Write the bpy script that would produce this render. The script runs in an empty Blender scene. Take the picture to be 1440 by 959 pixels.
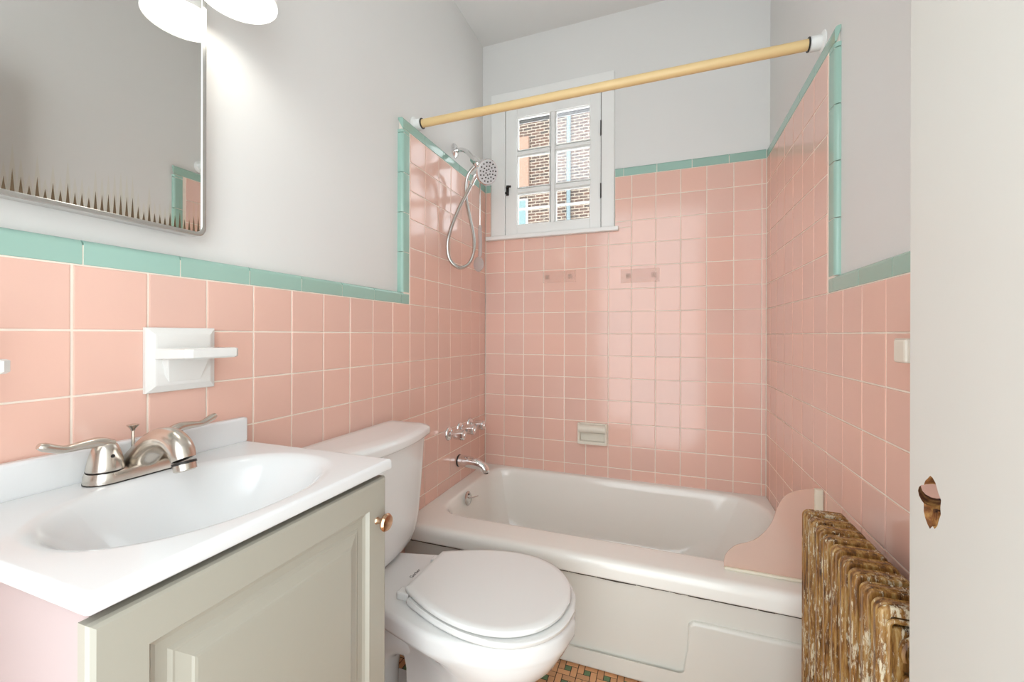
import bpy, bmesh, math, random
from mathutils import Vector, Matrix, Euler
random.seed(7)
S = bpy.context.scene
C = S.collection
H = 1.075                      # camera height; heights below written H+d are relative to the camera
P = 0.1095                     # wall tile pitch
W = 1.3333                     # room width (tile face to tile face)
TL, TB, TR = 0.024, 0.012, 0.014   # how far the tile stands proud of the plaster (left, back, right)
CEIL = H + 1.585
YF = -2.20                     # front wall (doorway) plane

# ------------------------------------------------------------------ camera
cam_d = bpy.data.cameras.new('camera'); cam = bpy.data.objects.new('camera', cam_d); C.objects.link(cam)
cam_d.sensor_width = 36.0; cam_d.lens = 36.0 * 591.639 / 1440.0
cam_d.shift_x = (720 - 712.1275) / 1440.0
cam_d.shift_y = (470.4843 - 479.5) / 1440.0
cam_d.clip_start = 0.01
cam.matrix_world = Matrix.Translation((0.91438, -2.11527, H)) @ Matrix.Rotation(0.3583, 4, 'Z') @ Matrix.Rotation(math.pi/2, 4, 'X') @ Matrix.Rotation(0.0025, 4, 'Z')
S.camera = cam

# ------------------------------------------------------------------ world, exposure
wd = bpy.data.worlds.new('overcast_sky'); S.world = wd; wd.use_nodes = True
bg = wd.node_tree.nodes['Background']
bg.inputs[0].default_value = (0.90, 0.965, 1.0, 1); bg.inputs[1].default_value = 2.55
S.view_settings.view_transform = 'Standard'; S.view_settings.look = 'None'
S.view_settings.gamma = 1; S.view_settings.use_curve_mapping = False
S.view_settings.exposure = 0.76
LAMP_W = 0.36

# ------------------------------------------------------------------ materials
def s2l(c): return tuple((x/12.92 if x <= .04045 else ((x+.055)/1.055)**2.4) for x in c)
def rgb(r, g, b): return s2l((r/255, g/255, b/255)) + (1,)
class NT:
    def __init__(s, name):
        s.m = bpy.data.materials.new(name); s.m.use_nodes = True
        s.t = s.m.node_tree; s.b = s.t.nodes['Principled BSDF']; s.out = s.t.nodes['Material Output']
    def n(s, typ, **kw):
        nd = s.t.nodes.new(typ)
        for k, v in kw.items():
            if k in nd.inputs: nd.inputs[k].default_value = v
            else: setattr(nd, k, v)
        return nd
    def l(s, a, b): s.t.links.new(a, b)
    def set(s, **kw):
        for k, v in kw.items(): s.b.inputs[k.replace('_', ' ')].default_value = v
    def math(s, op, a, b=None, c=None):
        nd = s.t.nodes.new('ShaderNodeMath'); nd.operation = op
        for i, v in enumerate((a, b, c)):
            if v is None: continue
            if isinstance(v, (int, float)): nd.inputs[i].default_value = v
            else: s.l(v, nd.inputs[i])
        return nd.outputs[0]
    def mix(s, fac, a, b):
        nd = s.t.nodes.new('ShaderNodeMix'); nd.data_type = 'RGBA'
        for i, v in ((0, fac), (6, a), (7, b)):
            if isinstance(v, (int, float, tuple)): nd.inputs[i].default_value = v
            else: s.l(v, nd.inputs[i])
        return nd.outputs[2]
    def coord(s): return s.n('ShaderNodeTexCoord').outputs['Object']
    def noise(s, scale, detail=3, vec=None, rough=.5):
        nd = s.n('ShaderNodeTexNoise', Scale=scale, Detail=detail, Roughness=rough)
        s.l(vec if vec is not None else s.coord(), nd.inputs['Vector']); return nd.outputs['Fac']
    def ramp(s, fac, stops):
        nd = s.n('ShaderNodeValToRGB'); e = nd.color_ramp.elements
        while len(e) < len(stops): e.new(.5)
        for i, (p, c) in enumerate(stops): e[i].position = p; e[i].color = c
        s.l(fac, nd.inputs[0]); return nd.outputs[0]
    def bump(s, h, strength=.2, dist=.002):
        nd = s.n('ShaderNodeBump', Strength=strength, Distance=dist); s.l(h, nd.inputs['Height']); s.l(nd.outputs[0], s.b.inputs['Normal'])
    def scaled(s, v):
        nd = s.n('ShaderNodeMapping'); nd.inputs['Scale'].default_value = v; s.l(s.coord(), nd.inputs[0]); return nd.outputs[0]
M = {}
def simple(key, col, rough=.5, metal=0, var=0.03, nscale=6, bump=0, bscale=60, **kw):
    t = NT(key); t.set(Roughness=rough, Metallic=metal, **kw)
    f = t.noise(nscale, 3)
    a = tuple(max(0, x*(1-var)) for x in col[:3])+(1,); b = tuple(min(1, x*(1+var)) for x in col[:3])+(1,)
    t.l(t.mix(f, a, b), t.b.inputs['Base Color'])
    if bump: t.bump(t.noise(bscale, 4), bump)
    M[key] = t.m; return t
def tilemat(key, col, rough, rv=.07, warm=(1.03, .99, .96)):
    t = NT(key); t.set(Roughness=rough, Specular_IOR_Level=.55)
    oi = t.n('ShaderNodeObjectInfo')
    a = tuple(x*(1-rv) for x in col[:3])+(1,); b = tuple(min(1, x*(1+rv)*w) for x, w in zip(col[:3], warm))+(1,)
    base = t.mix(oi.outputs['Random'], a, b)
    f = t.noise(9, 2)
    t.l(t.mix(t.math('MULTIPLY', f, .25), base, tuple(x*.93 for x in col[:3])+(1,)), t.b.inputs['Base Color'])
    t.bump(t.noise(14, 2), .05, .004)
    M[key] = t.m
tilemat('pink_glaze', rgb(231, 191, 176), .12, .022)
tilemat('green_glaze', rgb(158, 191, 177), .10, .04, (.97, 1, 1.02))
simple('grout', rgb(240, 228, 214), .8, var=.10, nscale=30)
simple('plaster', rgb(226, 225, 222), .55, var=.025, nscale=2.2, bump=.12, bscale=18)
simple('ceiling_paint', rgb(226, 225, 222), .6, var=.02, nscale=2, bump=.08, bscale=20)
simple('door_paint', rgb(214, 212, 205), .42, var=.02, nscale=3, bump=.06, bscale=14)
simple('trim_paint', rgb(238, 238, 235), .35, var=.03, nscale=8, bump=.08, bscale=30)
simple('porcelain', rgb(233, 233, 231), .07, var=.008, nscale=3, Coat_Weight=.3)
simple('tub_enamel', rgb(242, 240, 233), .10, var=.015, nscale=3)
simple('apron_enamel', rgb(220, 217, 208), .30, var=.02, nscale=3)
simple('cultured_marble', rgb(228, 229, 229), .12, var=.006, nscale=3)
simple('vanity_paint', rgb(168, 164, 151), .38, var=.015, nscale=4)
simple('vanity_side', rgb(184, 168, 166), .42, var=.02, nscale=4)
simple('ceramic_white', rgb(230, 229, 225), .12, var=.015, nscale=10)
simple('ceramic_aged', rgb(228, 221, 206), .25, var=.05, nscale=30)
simple('seat_plastic', rgb(232, 232, 229), .22, var=.006, nscale=3)
simple('chrome', (.80, .80, .80, 1), .07, 1, var=.02, nscale=40)
simple('spray_plastic', rgb(214, 215, 216), .18, var=.03, nscale=30)
simple('hose_metal', (.62, .61, .59, 1), .22, 1, var=.06, nscale=80)
simple('frame_steel', (.62, .61, .59, 1), .22, 1, var=.08, nscale=30)
simple('nickel', (.66, .61, .55, 1), .24, 1, var=.03, nscale=50)
simple('bronze', (.62, .40, .26, 1), .22, 1, var=.05, nscale=50)
simple('rod_plastic', rgb(226, 196, 142), .38, var=.05, nscale=5)
simple('black_iron', rgb(38, 33, 30), .5, var=.2, nscale=40)
simple('dark_gap', rgb(30, 27, 24), .8, var=.1)
simple('ink', rgb(40, 42, 46), .5)
simple('caulk', rgb(228, 220, 200), .6, var=.05, nscale=20)
simple('lip_shadow', rgb(62, 50, 42), .8, var=.3, nscale=60)  # dark brown standing in for the shadow gap under the tub lip
simple('orange_clay', rgb(214, 150, 98), .55, var=.06, nscale=20)
simple('blue_metal', rgb(100, 116, 120), .5, var=.05, nscale=10)
simple('pink_render', rgb(140, 110, 92), .8, var=.05, nscale=3)
simple('shop_glass', rgb(98, 122, 122), .2, var=.1, nscale=5)
# floor mosaic
for key, c in (('mosaic_tan', rgb(214, 158, 112)), ('mosaic_green', rgb(104, 130, 90))):
    t = NT(key); t.set(Roughness=.45); oi = t.n('ShaderNodeObjectInfo')
    a = tuple(x*.82 for x in c[:3])+(1,); b = tuple(min(1, x*1.15) for x in c[:3])+(1,)
    f = t.math('ADD', t.math('MULTIPLY', oi.outputs['Random'], .7), t.math('MULTIPLY', t.noise(40, 2), .3))
    t.l(t.mix(f, a, b), t.b.inputs['Base Color']); M[key] = t.m
simple('floor_grout', rgb(52, 38, 32), .85, var=.2, nscale=40)
# raw wood inside the lock hole
t = NT('raw_wood'); t.set(Roughness=.75)
t.l(t.ramp(t.noise(90, 5), [(.3, rgb(46, 24, 14)), (.5, rgb(128, 78, 36)), (.7, rgb(196, 150, 84))]), t.b.inputs['Base Color']); t.bump(t.noise(120, 4), .6); M['raw_wood'] = t.m
# radiator: worn bronze paint over chipped cream paint, streaked vertically
t = NT('chipped_bronze_paint'); t.set(Roughness=.38, Specular_IOR_Level=.5)
g = t.n('ShaderNodeNewGeometry').outputs['Position']
def mp(v):
    nd = t.n('ShaderNodeMapping'); nd.inputs['Scale'].default_value = v; t.l(g, nd.inputs[0]); return nd.outputs[0]
f1 = t.noise(110, 6, mp((1, 1, .13)), .7); f2 = t.noise(190, 6, mp((1, 1, .22)), .75); f3 = t.noise(14, 3, mp((1, 1, .6)))
base = t.ramp(f1, [(.34, rgb(58, 34, 14)), (.46, rgb(122, 80, 34)), (.56, rgb(156, 116, 60)), (.70, rgb(186, 158, 108))])
chip = t.ramp(t.math('ADD', t.math('MULTIPLY', f2, .7), t.math('MULTIPLY', f3, .36)), [(.565, (0, 0, 0, 1)), (.60, (1, 1, 1, 1))])
t.l(t.mix(chip, base, rgb(205, 192, 164)), t.b.inputs['Base Color']); t.bump(t.math('ADD', f2, chip), .35, .0012); M['chipped_bronze_paint'] = t.m
# clear things
def glassy(key, col, rough, trans, alpha_mix):
    t = NT(key); t.set(Roughness=rough); t.b.inputs['Base Color'].default_value = col
    tr = t.n('ShaderNodeBsdfTransparent'); mx = t.n('ShaderNodeMixShader'); mx.inputs[0].default_value = alpha_mix
    tl = t.n('ShaderNodeBsdfTranslucent'); tl.inputs[0].default_value = col
    m2 = t.n('ShaderNodeMixShader'); m2.inputs[0].default_value = trans
    t.l(t.b.outputs[0], m2.inputs[1]); t.l(tl.outputs[0], m2.inputs[2])
    t.l(tr.outputs[0], mx.inputs[1]); t.l(m2.outputs[0], mx.inputs[2]); t.l(mx.outputs[0], t.out.inputs[0]); M[key] = t.m
glassy('window_glass', (.9, .93, .92, 1), .02, .0, .06)
glassy('glare_glass', (.95, .95, .98, 1), .3, .85, .10)  # glare and haze over the upper right panes, mixed in as translucent white
glassy('splash_plastic', rgb(248, 226, 212), .12, .6, .50)
glassy('clear_plastic', rgb(250, 226, 214), .12, .3, .22)
glassy('grey_plastic', rgb(205, 200, 198), .15, .4, .55)
t = NT('opal_glass'); t.set(Roughness=.25); t.b.inputs['Base Color'].default_value = rgb(238, 238, 234)
t.b.inputs['Emission Color'].default_value = (1, .97, .92, 1); t.b.inputs['Emission Strength'].default_value = .12; M['opal_glass'] = t.m
t = NT('bulb'); t.b.inputs['Emission Color'].default_value = (1, .95, .86, 1); t.b.inputs['Emission Strength'].default_value = 2.0; M['bulb'] = t.m
# brick far outside
t = NT('brick_face'); t.set(Roughness=.85)
br = t.n('ShaderNodeTexBrick'); br.inputs['Color1'].default_value = rgb(86, 58, 44); br.inputs['Color2'].default_value = rgb(56, 45, 39)
br.inputs['Mortar'].default_value = rgb(150, 138, 122); br.inputs['Scale'].default_value = 1; br.inputs['Mortar Size'].default_value = .011
br.inputs['Brick Width'].default_value = .24; br.inputs['Row Height'].default_value = .082; br.inputs['Mortar Smooth'].default_value = .1
sx = t.n('ShaderNodeSeparateXYZ'); t.l(t.coord(), sx.inputs[0]); cx = t.n('ShaderNodeCombineXYZ'); t.l(sx.outputs[0], cx.inputs[0]); t.l(sx.outputs[2], cx.inputs[1]); t.l(cx.outputs[0], br.inputs[0])
t.l(br.outputs[0], t.b.inputs['Base Color']); t.bump(br.outputs['Fac'], -.3, .01); M['brick_face'] = t.m
# old mirror with de-silvered spikes along the lower edge
MZ0 = H + .200; MZ1 = H + .712; MY1 = -1.512; MY0 = -1.512 - .42
t = NT('old_mirror'); t.set(Roughness=.015, Metallic=1.0)
sp = t.n('ShaderNodeSeparateXYZ'); t.l(t.n('ShaderNodeNewGeometry').outputs['Position'], sp.inputs[0])
yc = t.math('MULTIPLY', sp.outputs[1], 1/.0088); fr = t.math('FRACT', t.math('ADD', yc, 500)); fl = t.math('FLOOR', t.math('ADD', yc, 500))
wn = t.n('ShaderNodeTexWhiteNoise', noise_dimensions='1D'); t.l(fl, wn.inputs['W'])
tri = t.math('MULTIPLY', t.math('ABSOLUTE', t.math('SUBTRACT', fr, .5)), 2.0)
hz = t.math('SUBTRACT', sp.outputs[2], MZ0 + .007)
hh = t.math('MULTIPLY_ADD', wn.outputs[0], .024, .017)
lim = t.math('MULTIPLY', hh, t.math('MULTIPLY_ADD', tri, -1.7, 1.0))
mask = t.math('LESS_THAN', hz, lim)
lim2 = t.math('MULTIPLY', hh, t.math('MULTIPLY_ADD', tri, -1.6, 2.0)); halo = t.math('MULTIPLY', t.math('LESS_THAN', hz, lim2), .28)
col = t.mix(halo, (.83, .83, .81, 1), (.78, .74, .55, 1)); col = t.mix(mask, col, rgb(92, 74, 52))
t.l(col, t.b.inputs['Base Color']); t.l(t.math('SUBTRACT', 1.0, t.math('MULTIPLY', mask, .8)), t.b.inputs['Metallic'])
t.l(t.math('MULTIPLY_ADD', mask, .5, .015), t.b.inputs['Roughness']); M['old_mirror'] = t.m

# ------------------------------------------------------------------ mesh helpers
class MB:
    def __init__(s): s.v = []; s.f = []; s.sm = []; s.mi = []
    def add(s, v, f, smooth=False, mi=0):
        o = len(s.v); s.v += [tuple(p) for p in v]
        for q in f: s.f.append([i+o for i in q]); s.sm.append(smooth); s.mi.append(mi)
        return s
    def box(s, x0, x1, y0, y1, z0, z1, r=0, seg=2, mi=0):
        bm = bmesh.new(); bmesh.ops.create_cube(bm, size=1)
        for v in bm.verts: v.co = ((x0+x1)/2+v.co.x*(x1-x0), (y0+y1)/2+v.co.y*(y1-y0), (z0+z1)/2+v.co.z*(z1-z0))
        if r > 0: bmesh.ops.bevel(bm, geom=list(bm.edges), offset=r, segments=seg, profile=.5, affect='EDGES')
        s.bm(bm, mi=mi); bm.free(); return s
    def bm(s, bm, smooth=False, mi=0):
        bm.verts.index_update(); return s.add([v.co for v in bm.verts], [[v.index for v in f.verts] for f in bm.faces], smooth, mi)
    def loft(s, rings, cap0=True, cap1=True, closed=True, smooth=True, mi=0):
        n = len(rings[0]); v = [p for r in rings for p in r]; f = []
        for i in range(len(rings)-1):
            for j in range(n if closed else n-1):
                k = (j+1) % n; f.append((i*n+j, i*n+k, (i+1)*n+k, (i+1)*n+j))
        s.add(v, f, smooth, mi)
        if cap0: s.add(rings[0], [list(range(n))[::-1]], False, mi)
        if cap1: s.add(rings[-1], [list(range(n))], False, mi)
        return s
    def tube(s, path, r, n=10, closed=False, sy=1.0, up=None, caps=True):
        pts = [Vector(p) for p in path]; m = len(pts); rs = r if isinstance(r, (list, tuple)) else [r]*m
        rings = []; nrm = None
        for i in range(m):
            if closed: t = pts[(i+1) % m]-pts[i-1]
            else: t = pts[min(i+1, m-1)]-pts[max(i-1, 0)]
            t.normalize()
            if nrm is None:
                a = Vector(up) if up else (Vector((0, 0, 1)) if abs(t.z) < .9 else Vector((1, 0, 0)))
                nrm = (a-t*a.dot(t)).normalized()
            else: nrm = (nrm-t*nrm.dot(t)).normalized()
            b = t.cross(nrm)
            rings.append([pts[i]+nrm*(rs[i]*math.cos(q))+b*(rs[i]*sy*math.sin(q)) for q in [2*math.pi*k/n for k in range(n)]])
        if closed: rings.append(rings[0])
        return s.loft(rings, caps and not closed, caps and not closed)
    def lathe(s, prof, origin, axis, n=24, caps=True):
        ax = Vector(axis).normalized(); a = Vector((0, 0, 1)) if abs(ax.z) < .9 else Vector((1, 0, 0))
        u = (a-ax*a.dot(ax)).normalized(); w = ax.cross(u); o = Vector(origin)
        return s.loft([[o+ax*h+u*(r*math.cos(q))+w*(r*math.sin(q)) for q in [2*math.pi*k/n for k in range(n)]] for r, h in prof], caps, caps)
    def prism(s, poly, axis, a0, a1, bevel=0, seg=2):
        """poly: 2-D outline in the two other axes, extruded along axis from a0 to a1; bevel rounds the a1 side's border"""
        def P3(p, a): return {'x': (a, p[0], p[1]), 'y': (p[0], a, p[1]), 'z': (p[0], p[1], a)}[axis]
        bm = bmesh.new(); b0 = [bm.verts.new(P3(p, a0)) for p in poly]; b1 = [bm.verts.new(P3(p, a1)) for p in poly]; n = len(poly)
        bm.faces.new(b0); top = bm.faces.new(b1)
        for i in range(n): bm.faces.new((b0[i], b0[(i+1) % n], b1[(i+1) % n], b1[i]))
        if bevel: bmesh.ops.bevel(bm, geom=list(top.edges), offset=bevel, segments=seg, profile=.5, affect='EDGES')
        bmesh.ops.recalc_face_normals(bm, faces=bm.faces); s.bm(bm); bm.free(); return s
    def mesh(s, name, mats):
        me = bpy.data.meshes.new(name); me.from_pydata(s.v, [], s.f); me.update()
        bm = bmesh.new(); bm.from_mesh(me); bmesh.ops.remove_doubles(bm, verts=bm.verts, dist=1e-6); bmesh.ops.recalc_face_normals(bm, faces=bm.faces)
        for f in bm.faces: f.smooth = False
        bm.to_mesh(me); bm.free()
        for m in mats: me.materials.append(M[m])
        return me
    def build(s, name, mat, parent=None, smooth=None, label=None, angle=40):
        me = bpy.data.meshes.new(name); me.from_pydata(s.v, [], s.f)
        me.polygons.foreach_set('use_smooth', s.sm); me.polygons.foreach_set('material_index', s.mi); me.update()
        bm = bmesh.new(); bm.from_mesh(me); bmesh.ops.remove_doubles(bm, verts=bm.verts, dist=2e-6); bmesh.ops.recalc_face_normals(bm, faces=bm.faces)
        if smooth is not None:
            for f in bm.faces: f.smooth = smooth
        if any(f.smooth for f in bm.faces):
            for f in bm.faces: f.smooth = True
            for e in bm.edges:
                if len(e.link_faces) == 2 and e.calc_face_angle(0) > math.radians(angle): e.smooth = False
        bm.to_mesh(me); bm.free()
        for m in ([mat] if isinstance(mat, str) else mat): me.materials.append(M[m])
        o = bpy.data.objects.new(name, me); C.objects.link(o)
        if parent is not None: child(o, parent)
        if label: o['label'] = label
        if smooth: md = o.modifiers.new('weighted_normals', 'WEIGHTED_NORMAL'); md.keep_sharp = True; md.weight = 60
        return o
def child(o, p):
    o.parent = p
    pm = Matrix.Identity(4); q = p
    while q is not None: pm = Matrix.LocRotScale(q.location, q.rotation_euler, q.scale) if q.parent is None else pm; q = q.parent
    if p.parent is None: o.matrix_parent_inverse = pm.inverted()
    else: o.matrix_parent_inverse = (pm @ p.matrix_parent_inverse @ Matrix.LocRotScale(p.location, p.rotation_euler, p.scale)).inverted()
def thing(name, loc, label, cat, group=None):
    o = bpy.data.objects.new(name, None); C.objects.link(o); o.location = loc; o.empty_display_size = .05
    o['label'] = label; o['category'] = cat
    if group: o['group'] = group
    return o
def tag(o, label, cat, group=None):
    o['label'] = label; o['category'] = cat
    if group: o['group'] = group
    return o
def struct(o, label, cat):
    o['kind'] = 'structure'; o['label'] = label; o['category'] = cat; return o
def spline(pts, n=8, closed=False):
    p = [Vector(q) for q in pts]; m = len(p); out = []
    for i in range(m if closed else m-1):
        a, b, c, d = (p[(i-1) % m], p[i], p[(i+1) % m], p[(i+2) % m]) if closed else (p[max(i-1, 0)], p[i], p[i+1], p[min(i+2, m-1)])
        for k in range(n):
            t = k/n; out.append(.5*((2*b)+(c-a)*t+(2*a-5*b+4*c-d)*t*t+(3*b-a-3*c+d)*t**3))
    if not closed: out.append(p[-1])
    return out
def lerp(tab, x):
    if x <= tab[0][0]: return tab[0][1]
    for (a, u), (b, v) in zip(tab, tab[1:]):
        if x <= b: return u+(v-u)*(x-a)/(b-a)
    return tab[-1][1]

# ================================================================== THE ROOM
PX0, PX1, PY1 = -TL, W+TR, TB                     # plaster planes
wl = struct(MB().box(PX0-.12, PX0, YF-.12, PY1+.22, 0, CEIL+.02).build('wall_left', 'plaster'), 'grey plaster wall on the left above pink tile', 'wall')
wr = struct(MB().box(PX1, PX1+.12, YF-.12, PY1+.22, 0, CEIL+.02).build('wall_right', 'plaster'), 'grey plaster wall on the right with pink tile below', 'wall')
struct(MB().box(PX0-.12, PX1+.12, YF-.12, PY1+.22, CEIL, CEIL+.1).build('ceiling', 'ceiling_paint'), 'plain grey white plaster ceiling', 'ceiling')
# window opening in the back wall
OX0, OX1, OZ0, OZ1 = .108, .628, H+.535, H+1.238
mb = MB(); a, b = PY1, PY1+.22
mb.box(PX0, OX0, a, b, 0, CEIL); mb.box(OX1, PX1, a, b, 0, CEIL); mb.box(OX0, OX1, a, b, 0, OZ0); mb.box(OX0, OX1, a, b, OZ1, CEIL)
wb = struct(mb.build('wall_back', 'plaster'), 'grey plaster back wall with the small window over the tub', 'wall')
# front wall with the doorway the camera stands in
mb = MB(); a, b = YF-.12, YF
mb.box(PX0, .30, a, b, 0, CEIL).box(1.29, PX1, a, b, 0, CEIL).box(.30, 1.29, a, b, 2.30, CEIL)
struct(mb.build('wall_front', 'plaster'), 'grey plaster wall around the doorway behind the viewer', 'wall')

# ------------------------------------------------------------------ glazed tile
cache = {}
def tile_mesh(w, h, mat):
    k = (round(w, 4), round(h, 4), mat)
    if k not in cache:
        r = []
        for d, ins in ((-.0045, 0), (-.0013, 0), (-.0004, .0006), (0, .0022)):
            r.append([(-w/2+ins, -h/2+ins, d), (w/2-ins, -h/2+ins, d), (w/2-ins, h/2-ins, d), (-w/2+ins, h/2-ins, d)])
        cache[k] = MB().loft(r, False, True, smooth=False).mesh('glazed_tile', [mat])
    return cache[k]
ROT = {'L': Matrix(((0, 0, 1), (1, 0, 0), (0, 1, 0))), 'B': Matrix(((1, 0, 0), (0, 0, -1), (0, 1, 0))), 'R': Matrix(((0, 0, -1), (-1, 0, 0), (0, 1, 0)))}
WALL = {'L': wl, 'B': wb, 'R': wr}
GAP = .0034
def put_tile(side, u0, u1, z0, z1, mat='pink_glaze', name='tile'):
    """u runs along y on the side walls and along x on the back wall"""
    w, h = u1-u0-GAP, z1-z0-GAP
    if w < .004 or h < .004: return
    o = bpy.data.objects.new(name, tile_mesh(w, h, mat)); C.objects.link(o); o.parent = WALL[side]
    u, z = (u0+u1)/2, (z0+z1)/2; d = random.uniform(-.0003, .0003)
    o.location = {'L': (d, u, z), 'B': (u, -d, z), 'R': (W-d, u, z)}[side]
    tilt = Euler((random.gauss(0, .0016), random.gauss(0, .0016), 0)).to_matrix()
    o.rotation_euler = (ROT[side] @ tilt).to_euler()
Z0 = H + .0054                                       # a grout line almost at eye level
rows = [Z0+P*n for n in range(-10, 8)]               # rows[10] = Z0, top of shower field rows[17]
JY = -.736                                           # inner edge of the green jamb
ztop = rows[17]; wtop = rows[11]
GT = .043                                            # green trim face height
def field(side, cols, z_lo):
    for u0, u1 in zip(cols, cols[1:]):
        for z0, z1 in zip([z_lo]+[r for r in rows if r > z_lo+.004], [r for r in rows if r > z_lo+.004]):
            mid = (u0+u1)/2
            if side != 'B' and mid < JY and z1 > wtop+.01: continue
            yield u0, u1, z0, z1
RIM = H - .703
# left wall
cols = [YF+.002]+[y for y in [-1.7167+P*k for k in range(-6, 16)] if y > YF+.01]+[-.001]
for u0, u1, z0, z1 in field('L', cols, .0): put_tile('L', u0, u1, z0, z1)
# right wall
cols = [YF+.002]+[y for y in [-1.0527+P*k for k in range(-12, 10)] if y > YF+.01]+[-.001]
for u0, u1, z0, z1 in field('R', cols, .0): put_tile('R', u0, u1, z0, z1)
# back wall, cut around the window casing
WX0, WX1, WZ0 = .030, .688, H+.522
cols = [.001]+[.0007+P*k for k in range(1, 13)]+[W-.001]
for u0, u1, z0, z1 in field('B', cols, RIM-.03):
    if z1 <= WZ0+.001 or u0 >= WX1 or u1 <= WX0: put_tile('B', u0, u1, z0, z1)
    else:
        if z0 < WZ0-.01: put_tile('B', u0, u1, z0, WZ0)
        if u0 < WX0-.008: put_tile('B', u0, WX0, max(z0, WZ0) if z0 < WZ0-.01 else z0, z1)
        if u1 > WX1+.008: put_tile('B', WX1, u1, max(z0, WZ0) if z0 < WZ0-.01 else z0, z1)
# mortar beds behind the tile
g = .0016
mb = MB().box(PX0-.01, -g, YF, 0, 0, wtop).box(PX0-.01, -g, YF, JY-.034, wtop, wtop+.034).box(PX0-.01, -g, JY-.034, 0, wtop, ztop+.034); mb.build('mortar_bed', 'grout', wl)
mb = MB().box(W+g, PX1+.01, YF, 0, 0, wtop).box(W+g, PX1+.01, YF, JY-.034, wtop, wtop+.034).box(W+g, PX1+.01, JY-.034, 0, wtop, ztop+.034); mb.build('mortar_bed', 'grout', wr)
mb = MB().box(-g, W+g, g, PY1+.01, 0, WZ0).box(WX1, W+g, g, PY1+.01, WZ0, ztop+.034).box(-g, WX0, g, PY1+.01, WZ0, ztop+.034); mb.build('mortar_bed', 'grout', wb)
# green bullnose trim: profile runs from the field edge (0) to the rounded outer edge (GT)
def trim_mesh(L, T):
    k = ('trim', round(L, 4), T)
    if k not in cache:
        r = .011; l = L-GAP*.8
        prof = [(.001, -.004), (.001, -.0012), (.0018, 0)]+[(GT-r+r*math.sin(q), -r+r*math.cos(q)) for q in [math.pi/2*i/6 for i in range(7)]]+[(GT, -T-.003)]
        mb = MB(); n = len(prof)
        rings = [[(x, p[0]*1, p[1]) for p in prof] for x in (-l/2, l/2)]
        me = mb.loft(rings, True, True, closed=False).mesh('bullnose_tile', ['green_glaze'])
        bm = bmesh.new(); bm.from_mesh(me)
        for f in bm.faces: f.smooth = True
        for e in bm.edges:
            if len(e.link_faces) != 2 or e.calc_face_angle(0) > .6: e.smooth = False
        bm.to_mesh(me); bm.free()
        cache[k] = me
    return cache[k]
def put_trim(side, kind, a0, a1, edge):
    """kind h: along the wall, rounded edge up, lower edge at z=edge; kind v: upright, rounded edge toward the viewer, inner edge at y=edge"""
    T = {'L': TL, 'B': TB, 'R': TR}[side]
    o = bpy.data.objects.new('trim_tile', trim_mesh(a1-a0, T)); C.objects.link(o); o.parent = WALL[side]
    m = (a0+a1)/2
    if kind == 'h':
        o.location = {'L': (0, m, edge), 'B': (m, 0, edge), 'R': (W, m, edge)}[side]
        o.rotation_euler = ROT[side].to_euler()
    else:
        o.location = {'L': (0, edge, m), 'R': (W, edge, m)}[side]
        R = Matrix(((0, 0, 1), (0, -1, 0), (1, 0, 0))) if side == 'L' else Matrix(((0, 0, -1), (0, -1, 0), (-1, 0, 0)))
        o.rotation_euler = R.to_euler()
def runs(a0, a1, first, pitch):
    cuts = [a0]; x = first
    while x < a1-.008:
        if x > a0+.008: cuts.append(x)
        x += pitch
    cuts.append(a1); return list(zip(cuts, cuts[1:]))
for u0, u1 in runs(YF+.002, JY, -1.7026-.1523*3, .1523): put_trim('L', 'h', u0, u1, wtop)
for u0, u1 in runs(YF+.002, JY, -1.0865-.1523*7, .1535): put_trim('R', 'h', u0, u1, wtop)
for side in 'LR':
    for z0, z1 in runs(wtop+GT, ztop, wtop+GT+.152, .1493): put_trim(side, 'v', z0, z1, JY)
for u0, u1 in runs(JY-GT, -.001, JY+.11, .1523): put_trim('L', 'h', u0, u1, ztop)
for u0, u1 in runs(JY-GT, -.001, JY+.11, .1523): put_trim('R', 'h', u0, u1, ztop)
for u0, u1 in runs(WX1, W-.001, .7289, .1525): put_trim('B', 'h', u0, u1, ztop)
put_trim('B', 'h', .001, WX0, ztop)

# ------------------------------------------------------------------ mosaic floor
fl = struct(MB().box(PX0-.12, PX1+.12, YF-.12, PY1, -.08, -.0012).build('floor', 'floor_grout'), 'small tan and green mosaic tile floor with dark grout', 'floor')
U = .0204; G2 = .0022
def mos(w, h, mat):
    k = ('mos', w, h, mat)
    if k not in cache:
        a, b = w*U/2-G2/2, h*U/2-G2/2; r = [[(-a+i, -b+i, z), (a-i, -b+i, z), (a-i, b-i, z), (-a+i, b-i, z)] for z, i in ((-.004, 0), (-.0006, 0), (0, .0008))]
        cache[k] = MB().loft(r, False, True, smooth=False).mesh('mosaic_tile', [mat])
    return cache[k]
pieces = []
for i in range(-12, 14):
    for j in range(-26, 14):
        bx, by = .6273+i*3*U-1.5*U, -.772+j*3*U-1.5*U
        for cx, cy, w, h, mt in ((1, .5, 2, 1, 0), (2.5, 1, 1, 2, 0), (2, 2.5, 2, 1, 0), (.5, 2, 1, 2, 0), (1.5, 1.5, 1, 1, 1)):
            x, y = bx+cx*U, by+cy*U
            if .0 < x < W and YF < y < -.70: pieces.append((x, y, w, h, 'mosaic_green' if mt else 'mosaic_tan'))
pieces.sort(key=lambda p: (p[0]-.72)**2+(p[1]+.82)**2)
for x, y, w, h, mt in pieces[:280]:
    o = bpy.data.objects.new('mosaic_tile', mos(w, h, mt)); C.objects.link(o); o.parent = fl; o.location = (x, y, random.uniform(-.0002, .0002))
mb = MB()
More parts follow.
